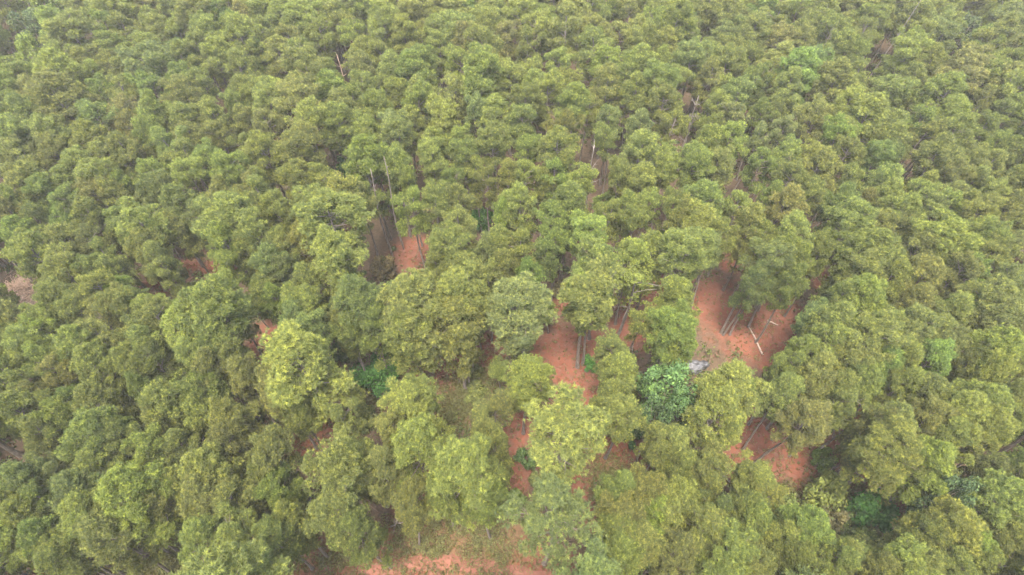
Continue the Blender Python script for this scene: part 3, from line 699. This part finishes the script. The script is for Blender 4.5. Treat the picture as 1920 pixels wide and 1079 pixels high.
# ------------------------------------------------------------------ broadleaf trees
for px, py, w, c, lab in [
    (1247, 712, 100, "t", "bluish green broadleaf tree between the grey rock slab and the red soil strip"),
    (1235, 775, 72, "T", "dark bluish broadleaf tree just below the brighter bluish broadleaf tree"),
    (1278, 762, 74, "t", "small bluish green broadleaf tree beside the dark bluish broadleaf tree"),
    (1780, 932, 72, "T", "dark teal broadleaf tree in the shaded gap near the lower right"),
    (62, 22, 62, "K", "lime green feathery broadleaf tree at the top left corner"),
    (66, 55, 66, "T", "dark bluish broadleaf tree under the lime green one in the top left corner"),
    (42, 100, 62, "K", "lime green broadleaf tree on the left edge below the dark bluish one"),
    (110, 10, 55, "k", "fresh green broadleaf tree right of the lime green one at top left"),
    (1815, 62, 55, "T", "dark bluish broadleaf tree beside the pale roof near the top right"),
]:
    H = 13.5
    x, y, t = at(px, py, 0.75 * H)
    plant([x, y, w / FPX * t, H, c], BROAD, "broadleaf_tree", "tree", lab, None, ph=11.0, pw=5.0)

# ------------------------------------------------------------------ bushes
br = np.random.default_rng(9)
for px, py, w, c, h, lab in [
    (703, 700, 92, "e", 3.4, "large emerald green bush in the gap between pines left of centre"),
    (738, 655, 52, "t", 3.2, "bluish green bush touching the top of the large emerald bush"),
    (685, 778, 58, "d", 2.4, "dark green bush below the large emerald bush"),
    (640, 660, 42, "t", 2.4, "low bluish bush left of the large emerald bush"),
    (1108, 678, 40, "e", 1.6, "small dark emerald bush alone on the bare red soil"),
    (890, 735, 58, "b", 2.2, "grey-green bush beside the red soil patch left of centre"),
    (645, 308, 36, "e", 3.5, "emerald bush seen down a gap in the upper canopy"),
    (902, 405, 48, "e", 3.8, "tall emerald bush in the shaded gap above the centre"),
    (720, 500, 56, "n", 2.8, "olive-brown bush left of the central red soil patch"),
    (1050, 533, 44, "n", 2.2, "grey-brown bush at the top of the red clearing"),
    (984, 857, 46, "t", 2.2, "bluish green bush below the big dry-looking pine"),
    (1188, 815, 46, "e", 2.0, "dark bush beside the bluish broadleaf tree and red soil strip"),
    (1010, 905, 46, "s", 2.2, "grey-green bush just above the domed roadside pine"),
    (965, 938, 48, "k", 2.2, "bright green bush left of the domed roadside pine"),
    (1462, 938, 70, "k", 4.2, "leafy green bush, leftmost of the row below the lower right red patch"),
    (1550, 918, 80, "k", 4.8, "broad green bush in the middle of the row below the lower right red patch"),
    (1640, 962, 92, "e", 5.1, "bright emerald bush, largest of the lower right bushes"),
    (1612, 990, 64, "s", 3.8, "grey-green bush at the foot of the bright emerald bush at lower right"),
    (1562, 965, 62, "n", 3.2, "dry brownish bush among the green bushes at lower right"),
    (1655, 1008, 58, "d", 2.2, "dark green bush at the lower end of the lower right bushes"),
    (1547, 862, 48, "k", 2.4, "small green bush on the red soil beside a pale dead branch"),
    (662, 742, 56, "n", 2.0, "dry grey-brown bush between the dome-shaped pine and the emerald bush"),
    (182, 922, 46, "T", 2.6, "dark bluish bush in the shaded gap at lower left"),
    (1118, 1020, 42, "T", 2.2, "dark bush right of the domed roadside pine"),
    (238, 760, 50, "T", 2.8, "dark bush deep in the gap between left-hand pines"),
    (890, 690, 34, "o", 1.6, "small olive bush on red soil below the tall pine trunk"),
    (1210, 1070, 80, "k", 3.0, "bright green leafy bush at the bottom edge right of centre"),
    (790, 770, 0, "", 0, ""),
    (1480, 640, 0, "", 0, ""),
]:
    if not w: continue
    x, y, t = at(px, py, h * 0.55); D = w / FPX * t
    i = int(br.integers(len(BUSH)))
    e = empty("bush", (x, y, float(zf(x, y))), br.uniform(0, 6.28), (D / 3.0, D / 3.0, h / 2.1))
    child("stems", BUSH[i][1], e); child("foliage", BUSH[i][0], e, tint_of(c, br, 0.04))
    tag(e, lab, "bush", "bushes under and between the pines")

# low undergrowth under the pines: one mass
ug = Geo(); ur = np.random.default_rng(77)
cx, cy = [], []
while len(cx) < 4200:
    y = 6 + 190 * ur.random() ** 1.4; x = ur.uniform(-1, 1) * (30 + 0.85 * (y + 20))
    px, py, dep = proj(x, y, 0.3)
    if any(math.hypot(px - a, py - b) < c * 1.05 for a, b, c in BARE): continue
    if np.min(np.hypot(ex - x, ey - y + 2)) < 3.6: continue
    cx.append(x); cy.append(y)
cx, cy = np.array(cx), np.array(cy)
n_each = 70
idx = np.repeat(np.arange(len(cx)), n_each)
rad = ur.uniform(0.4, 1.9, len(cx))
u = unit(ur.normal(size=(len(idx), 3)) + np.array([0, 0, 0.6]))
pos = np.stack([cx[idx], cy[idx], zf(cx[idx], cy[idx])], 1) + u * rad[idx][:, None] * np.array([1, 1, 0.7]) * ur.uniform(0.3, 1.0, (len(idx), 1))
pos[:, 2] = np.maximum(pos[:, 2], zf(pos[:, 0], pos[:, 1]) + 0.05)
leaves(ug, pos, u, ur.uniform(0.6, 1.4, len(idx)) * ur.uniform(0.7, 1.3, len(cx))[idx], 0.19, ur)
o = bpy.data.objects.new("undergrowth", ug.mesh("undergrowth", M_LEAF)); COL.objects.link(o)
o["kind"] = "stuff"; o["label"] = "low dark green undergrowth on the forest floor"; o["category"] = "undergrowth"; o["tint"] = [0.085, 0.105, 0.036]

# grass on the bare soil edges
gg = Geo(); gr_ = np.random.default_rng(78); pts = []
for px, py, rp in GRASSY:
    x, y, t = at(px, py); rw = rp / FPX * t
    n = int(520 * rw)
    q = gr_.normal(size=(n, 2)) * rw * np.array([0.6, 0.75])
    pts.append(np.array([x, y]) + q)
for px, py, rp in BARE:
    x, y, t = at(px, py); rw = rp / FPX * t
    q = gr_.normal(size=(int(26 * rw), 2)) * rw * 0.8
    pts.append(np.array([x, y]) + q)
m_ = np.random.default_rng(12).integers(0, len(ex), 900)
edge_pts = np.stack([ex[m_], ey[m_]], 1) + gr_.normal(size=(900, 2)) * 0.45 + np.array([0, 0.35])
pts = np.concatenate(pts)
keep = np.array([np.min(np.hypot(ex - p[0], ey - p[1] + 2.3)) > 2.6 for p in pts]); pts = np.concatenate([pts[keep], edge_pts])
p3 = np.stack([pts[:, 0], pts[:, 1], zf(pts[:, 0], pts[:, 1])], 1)
scr = np.concatenate([np.array(at(a, b)[:2]) + gr_.normal(size=(int(c * 1.5), 2)) * c / FPX * at(a, b)[2] * 0.6 for a, b, c in GRASSY])
si = np.repeat(np.arange(len(scr)), 60); su = unit(gr_.normal(size=(len(si), 3)) + np.array([0, 0, 0.8]))
sp_ = np.stack([scr[si, 0], scr[si, 1], zf(scr[si, 0], scr[si, 1]) + 0.1], 1) + su * gr_.uniform(0.2, 0.85, len(scr))[si][:, None]
leaves(gg, sp_, su, gr_.uniform(0.6, 1.3, len(si)), 0.09, gr_)
bs = np.concatenate([np.array(at(a, b)[:2]) + gr_.normal(size=(int(c * 0.55), 2)) * c / FPX * at(a, b)[2] * np.array([0.8, 1.0]) for a, b, c in BARE])
bs = bs[np.array([np.min(np.hypot(ex - p[0], ey - p[1] + 2.3)) > 2.4 for p in bs])]
si = np.repeat(np.arange(len(bs)), 26); su = unit(gr_.normal(size=(len(si), 3)) + np.array([0, 0, 0.8]))
sp_ = np.stack([bs[si, 0], bs[si, 1], zf(bs[si, 0], bs[si, 1]) + 0.08], 1) + su * gr_.uniform(0.1, 0.55, len(bs))[si][:, None]
leaves(gg, sp_, su, gr_.uniform(0.6, 1.3, len(si)), 0.08, gr_)
blades(gg, p3, np.tile([[0, 0, 1.0]], (len(p3), 1)), gr_.uniform(0.6, 1.4, len(p3)), 8, 0.42, 0.018, 0.65, r=gr_)
o = bpy.data.objects.new("grass", gg.mesh("grass", M_LEAF)); COL.objects.link(o)
o["kind"] = "stuff"; o["label"] = "sparse dry grass on the red soil"; o["category"] = "grass"; o["tint"] = [0.118, 0.118, 0.045]


# twigs and needles strewn on the bare soil
tw = Geo(); twr = np.random.default_rng(55)
for a, b, c in BARE:
    x, y, t = at(a, b); rw = c / FPX * t
    for k in range(int(16 * rw)):
        px_, py_ = x + twr.normal() * rw, y + twr.normal() * rw * 1.1
        an = twr.uniform(0, 6.28); L_ = twr.uniform(0.08, 0.35) * (2.5 if twr.random() < 0.04 else 1); z_ = float(zf(px_, py_)) + 0.03
        d_ = np.array([math.cos(an), math.sin(an), 0.04]) * L_
        tube(tw, [np.array([px_, py_, z_]) - d_, np.array([px_, py_, z_ + 0.02]) + np.array([d_[1], -d_[0], 0]) * 0.12, np.array([px_, py_, z_]) + d_], [0.016, 0.014, 0.008], 3)
o = bpy.data.objects.new("twig_litter", tw.mesh("twig_litter", bark_mat("twigs", (0.07, 0.04, 0.028), (0.20, 0.125, 0.085)))); COL.objects.link(o)
o["kind"] = "stuff"; o["label"] = "dry twigs strewn over the red soil"; o["category"] = "litter"

# ------------------------------------------------------------------ dead wood
def snag(px, py, z0, H, label, seed, spread=1.8, tilt=(0, 0), mat=M_DEAD, kids=9, rad=0.13, tw=3, cat="dead tree", base_h=0.35):
    r = np.random.default_rng(seed)
    x, y, t = at(px, py, z0)
    e = empty("dead_tree", (x, y, float(zf(x, y))), 0, (1, 1, 1), tilt)
    tg = Geo()
    ax = lambda z: np.array([0.15 * math.sin(z * 0.4 + seed), 0.12 * math.cos(z * 0.5), z])
    zs = np.linspace(-0.3, H, 10)
    tube(tg, [ax(z) for z in zs], [rad * (1 - 0.8 * max(z, 0) / H) + 0.012 for z in zs], 7)
    child("trunk", tg.mesh("dead_trunk", mat, True), e)
    for k in range(kids):
        bg = Geo(); z = H * r.uniform(base_h, 0.97); phi = k * 2.4 + r.normal() * 0.3
        Lb = spread * r.uniform(0.55, 1.1) * (1.15 - z / H * 0.5)
        d = np.array([math.cos(phi), math.sin(phi), r.uniform(0.25, 0.9)])
        p = [ax(z) + d * Lb * q + np.array([0, 0, 0.25 * Lb * q * q]) + r.normal(size=3) * 0.06 * (q > 0) for q in np.linspace(0, 1, 5)]
        tube(bg, p, [0.05, 0.042, 0.032, 0.022, 0.008], 5)
        for j in range(tw):
            q = r.integers(1, 4); dd = unit(d + r.normal(size=3) * 0.7) * Lb * r.uniform(0.25, 0.5)
            tube(bg, [p[q], p[q] + dd * 0.5 + r.normal(size=3) * 0.04, p[q] + dd], [0.026, 0.018, 0.006], 4)
        child("branch", bg.mesh("dead_branch", mat, True), e)
    tag(e, label, cat)
    return e


snag(1297, 228, 9.0, 13.0, "grey leafless tree with upswept branches in the upper right canopy", 1, 2.1, kids=12, tw=5)
snag(1108, 318, 8.0, 11.5, "pale leafless tree in a dark gap right of the centre, lower of the two", 2, 1.9, kids=10, tw=4)
snag(1647, 102, 9.0, 18.0, "tall bare pale dead trunk among pines near the top right", 3, 0.6, kids=4, tw=0, rad=0.11, tilt=(0.02, 0.10), mat=M_DEAD, base_h=0.55)
snag(430, 288, 8.0, 10.5, "brown dead pine with thin bare branches in the upper left canopy", 4, 1.4, kids=9, mat=M_DRY)
snag(640, 135, 9.0, 12.0, "bare brown tree in a dark gap at the upper left of centre", 5, 1.3, kids=8, mat=M_DRY)
snag(1556, 826, 3.5, 7.0, "pale dead tree with drooping bare twigs over the lower right red soil", 6, 1.5, kids=9, tw=4, mat=M_DEAD)
snag(712, 960, 4.5, 8.0, "thin pale dead stem leaning over the grass near the dirt track", 7, 1.1, kids=4, tw=2, tilt=(0.18, 0.3), rad=0.09)
snag(718, 420, 6.0, 14.0, "bare grey trunk with broken branch stubs left of the central red patch", 8, 0.7, kids=7, tw=1, rad=0.13, mat=M_BARK)
snag(742, 405, 6.0, 14.5, "slender bare grey trunk beside the stubbed bare trunk", 9, 0.5, kids=4, tw=0, rad=0.11, mat=M_BARK)


def log(p0, p1, r0, r1, label, name="fallen_log", mat=M_LOG, bend=0.12, z0=0.12, z1=0.12, seed=0):
    r = np.random.default_rng(seed)
    a = np.array(at(*p0, 0.1)[:2]); b = np.array(at(*p1, 0.1)[:2])
    L = np.linalg.norm(b - a); d = (b - a) / L; n = np.array([-d[1], d[0]])
    c = (a + b) / 2
    e = empty(name, (c[0], c[1], float(zf(*c))), 0)
    lg = Geo(); P_, R_ = [], []
    for q in np.linspace(0, 1, 12):
        w = a + d * L * q + n * bend * math.sin(q * 3.0 + seed) + n * r.normal() * 0.015
        P_.append((w[0] - c[0], w[1] - c[1], float(zf(*w)) - float(zf(*c)) + z0 + (z1 - z0) * q)); R_.append(r0 + (r1 - r0) * q)
    tube(lg, P_, R_, 9)
    child("stem", lg.mesh("log_stem", mat, True), e)
    for k in range(3):
        sg = Geo(); q = int(r.integers(3, 9)); v = np.array([n[0], n[1], 0.5]) * (1 if k % 2 else -1) * r.uniform(0.06, 0.16); v[2] = abs(v[2])
        tube(sg, [np.array(P_[q]), np.array(P_[q]) + v], [r1 * 0.6, r1 * 0.3], 5)
        child("branch_stub", sg.mesh("log_stub", mat, True), e)
    tag(e, label, "log")


log((1399, 615), (1430, 668), 0.07, 0.11, "long pale fallen log lying on the red clearing", seed=1, bend=0.15)
log((1437, 604), (1458, 611), 0.08, 0.06, "short pale fallen log on the red clearing right of the long one", seed=2, bend=0.05)
log((1079, 752), (1086, 733), 0.07, 0.05, "short pale stick lying on red soil below the small emerald bush", seed=3, bend=0.04)
log((1590, 745), (1640, 775), 0.07, 0.05, "thin pale fallen branch over red soil among the right-hand pines", seed=4, bend=0.2, z0=0.3, z1=0.6)
log((1345, 870), (1366, 912), 0.10, 0.08, "thin grey log curving along the left edge of the lower right red patch", mat=M_DEAD, seed=5, bend=0.35)
log((1190, 705), (1198, 620), 0.06, 0.05, "thin curved pale branch lying across the red soil beside the leaning pine", seed=6, bend=0.5, mat=M_DEAD)
log((260, 645), (270, 700), 0.0, 0.0, "", seed=7) if False else None

# leaning bare-stemmed pine over the red clearing: curved pale trunk
lp = Geo(); b0 = np.array([*at(1158, 630, 0.0)[:2], 0.0]); tp = np.array([*at(1192, 520, 11.5)[:2], 11.5])
mid = (b0 + tp) / 2 + np.array([0.5, 0.2, -0.4])
curve = [(1 - q) ** 2 * b0 + 2 * q * (1 - q) * mid + q * q * tp for q in np.linspace(0, 1, 14)]
e = empty("leaning_tree", tuple(b0))
tube(lp, [c_ - b0 for c_ in curve], np.linspace(0.20, 0.07, 14), 8)
child("trunk", lp.mesh("leaning_trunk", M_DEAD, True), e)
lr = np.random.default_rng(4)
for k in range(8):
    bg = Geo(); c0 = curve[int(lr.integers(5, 13))] - b0; phi = k * 2.4
    d = np.array([math.cos(phi), math.sin(phi), lr.uniform(-0.1, 0.5)]) * lr.uniform(1.2, 2.4)
    tube(bg, [c0, c0 + d * 0.5 + np.array([0, 0, 0.2]), c0 + d + np.array([0, 0, 0.1])], [0.05, 0.035, 0.012], 5)
    child("branch", bg.mesh("leaning_branch", M_DEAD, True), e)
lc = Geo(); cc = np.array([tp - b0 + lr.normal(size=3) * np.array([1.1, 1.1, 0.6]) for _ in range(22)])
ii = np.repeat(np.arange(22), 16); uu = unit(lr.normal(size=(len(ii), 3)) + np.array([0, 0, 0.7]))
blades(lc, cc[ii] + uu * 0.5 * np.array([1, 1, 0.7]), unit(uu + np.array([0, 0, 0.6])), lr.uniform(0.7, 1.4, len(ii)), 12, 0.31, 0.034, 0.6, r=lr, face=unit(uu + np.array([0, 0, 0.5])))
child("crown", lc.mesh("leaning_crown", M_PINE), e, tint_of("y", lr))
tag(e, "pine with a pale curved leaning trunk and bare limbs over the red clearing", "pine tree")

# tan heap of cut brush on the left edge
hx, hy, ht = at(42, 540, 0.5)
hp = Geo(); hr = np.random.default_rng(31)
heap = empty("brush_pile", (hx, hy, float(zf(hx, hy))))
for k in range(700):
    rr = abs(hr.normal()) * 2.6; ph_ = hr.uniform(0, 6.28)
    c0 = np.array([rr * math.cos(ph_) * 1.25, rr * math.sin(ph_), max(0.05, 1.5 * math.exp(-(rr / 3.0) ** 2) * hr.uniform(0.3, 1.0))])
    a_ = hr.uniform(0, 6.28); d = np.array([math.cos(a_), math.sin(a_), hr.normal() * 0.22]) * hr.uniform(0.3, 1.2)
    w = hr.uniform(0.015, 0.045)
    tube(hp, [c0 - d, c0 + hr.normal(size=3) * 0.08, c0 + d], [w, w * 0.9, w * 0.4], 4)
child("sticks", hp.mesh("brush_sticks", M_DRY, True), heap)
mg = Geo(); th = np.linspace(0, 2 * math.pi, 25)[:-1]
V = [(0, 0, 1.0)]
for q in (0.4, 0.75, 1.0):
    for a_ in th: V.append((q * 4.0 * math.cos(a_) * hr.uniform(0.85, 1.15), q * 3.4 * math.sin(a_) * hr.uniform(0.85, 1.15), 1.0 * (1 - q * q) * hr.uniform(0.8, 1.2) - 0.08))
F = [(0, 1 + j, 1 + (j + 1) % 24) for j in range(24)]
for rI in range(2):
    for j in range(24):
        a_, b_ = 1 + rI * 24 + j, 1 + rI * 24 + (j + 1) % 24
        F += [(a_, a_ + 24, b_), (b_, a_ + 24, b_ + 24)]
mg.add(V, F, 1.0)
child("twig_mound", mg.mesh("twig_mound", plain_mat("twig_mound", (0.065, 0.045, 0.03), (0.15, 0.108, 0.075), 4.0), True), heap)
tag(heap, "tan heap of cut brush and sticks in a gap at the left edge", "brush pile")

# grey streaked slab in the dark gap
sx, sy, st_ = at(1306, 687, 0.5)
M_ROCK = plain_mat("streaked_rock", (0.012, 0.012, 0.013), (0.10, 0.10, 0.105), 1.8, 0.6, (1, 4.5, 1), 0.42, 0.60)
rg = Geo(); rr_ = np.random.default_rng(8)
V = []; nth = 18
for q, z in ((1.05, -0.2), (1.0, 0.35), (0.85, 0.6), (0.5, 0.72)):
    for j in range(nth):
        a_ = j / nth * 2 * math.pi; w = 1 + 0.18 * math.sin(3 * a_ + 1) + rr_.normal() * 0.05
        V.append((1.25 * q * w * math.cos(a_), 0.7 * q * w * math.sin(a_), z + rr_.normal() * 0.05))
V.append((0, 0, 0.74)); F = []
for i in range(3):
    for j in range(nth):
        a_, b_ = i * nth + j, i * nth + (j + 1) % nth
        F += [(a_, b_, a_ + nth), (b_, b_ + nth, a_ + nth)]
F += [(3 * nth + j, 3 * nth + (j + 1) % nth, 4 * nth) for j in range(nth)]
rg.add(V, F, 1.0)
o = bpy.data.objects.new("rock_slab", rg.mesh("rock_slab", M_ROCK)); COL.objects.link(o); o.location = (sx, sy, float(zf(sx, sy))); o.rotation_euler = (0, 0, 0.15)
tag(o, "grey streaked rock slab in the dark gap between round pines right of centre", "rock")

# small shed roof seen through the trees, near the top right
hx, hy, _ = at(1823, 37, 3.0)
shed = empty("shed", (hx, hy, float(zf(hx, hy))), 0.5)


def box_geo(geo, c, s, rot=None):
    v = np.array([(x, y, z) for x in (-1, 1) for y in (-1, 1) for z in (-1, 1)], float) * np.array(s) / 2
    if rot is not None: v = v @ rot.T
    v += np.array(c)
    f = [(0, 1, 3), (0, 3, 2), (4, 6, 7), (4, 7, 5), (0, 4, 5), (0, 5, 1), (2, 3, 7), (2, 7, 6), (0, 2, 6), (0, 6, 4), (1, 5, 7), (1, 7, 3)]
    geo.add(v, f, 1.0)


wg = Geo(); box_geo(wg, (0, 0, 1.2), (3.2, 2.6, 2.5)); child("wall", wg.mesh("shed_wall", plain_mat("pale_wall", (0.45, 0.42, 0.38), (0.6, 0.57, 0.52), 2.0)), shed)
for sgn in (-1, 1):
    rgeo = Geo(); an = 0.42 * sgn
    rot = np.array([[1, 0, 0], [0, math.cos(an), -math.sin(an)], [0, math.sin(an), math.cos(an)]])
    for k in range(9):
        box_geo(rgeo, (-1.6 + 0.4 * k, -0.78 * sgn, 2.78 + 0.02 * (k % 2)), (0.40, 1.75, 0.05), rot)
    child("roof", rgeo.mesh("shed_roof", plain_mat("pale_sheet_roof", (0.30, 0.30, 0.27), (0.42, 0.42, 0.38), 1.5, 0.5)), shed)
dg = Geo(); box_geo(dg, (0.2, -1.33, 0.95), (0.9, 0.08, 1.9)); child("door", dg.mesh("shed_door", plain_mat("shed_door", (0.18, 0.16, 0.14), (0.26, 0.23, 0.2), 3)), shed)
tag(shed, "small pale roof glimpsed through the trees near the top right corner", "shed")

# ------------------------------------------------------------------ light
SUN_EL, SUN_AZ = R(72), R(195)           # azimuth from +Y towards +X
w = bpy.data.worlds.new("World"); scene.world = w; w.use_nodes = True
nt = w.node_tree; bg = nt.nodes["Background"]
sky = nt.nodes.new("ShaderNodeTexSky"); sky.sky_type = "NISHITA"; sky.sun_disc = False
sky.sun_elevation = SUN_EL; sky.sun_rotation = SUN_AZ; sky.dust_density = 4.0; sky.air_density = 1.0
nt.links.new(sky.outputs[0], bg.inputs[0]); bg.inputs[1].default_value = 0.15
sl = bpy.data.lights.new("sun", "SUN"); sl.energy = 1.2; sl.angle = R(16); sl.color = (1.0, 0.94, 0.84)
so = bpy.data.objects.new("sun", sl); COL.objects.link(so)
sd = Vector((math.sin(SUN_AZ) * math.cos(SUN_EL), math.cos(SUN_AZ) * math.cos(SUN_EL), math.sin(SUN_EL)))
so.rotation_euler = sd.to_track_quat("Z", "Y").to_euler(); so.location = (0, 0, 120)

# ------------------------------------------------------------------ the air between the drone and the wood
hz = Geo(); box_geo(hz, (0, 265, 25.2), (860, 730, 54.0))
hm, hnt, hout = new_mat("haze")
pv = hnt.nodes.new("ShaderNodeVolumePrincipled"); pv.inputs["Density"].default_value = 0.00034
pv.inputs["Color"].default_value = (0.97, 0.93, 0.78, 1); pv.inputs["Anisotropy"].default_value = 0.0
hnt.links.new(pv.outputs[0], hout.inputs["Volume"])
ho = bpy.data.objects.new("haze", hz.mesh("haze", hm)); COL.objects.link(ho); ho["kind"] = "stuff"
ho["label"] = "thin pale haze in the air over the forest"; ho["category"] = "haze"

vs = scene.view_settings
vs.view_transform = "Standard"; vs.look = "None"; vs.gamma = 1.0; vs.exposure = 3.15
scene.cycles.max_bounces = 6; scene.cycles.diffuse_bounces = 4; scene.cycles.transmission_bounces = 4; scene.cycles.transparent_max_bounces = 4
scene.cycles.use_denoising = True
scene.cycles.denoiser = 'OPENIMAGEDENOISE'
scene.cycles.denoising_input_passes = 'RGB_ALBEDO_NORMAL'
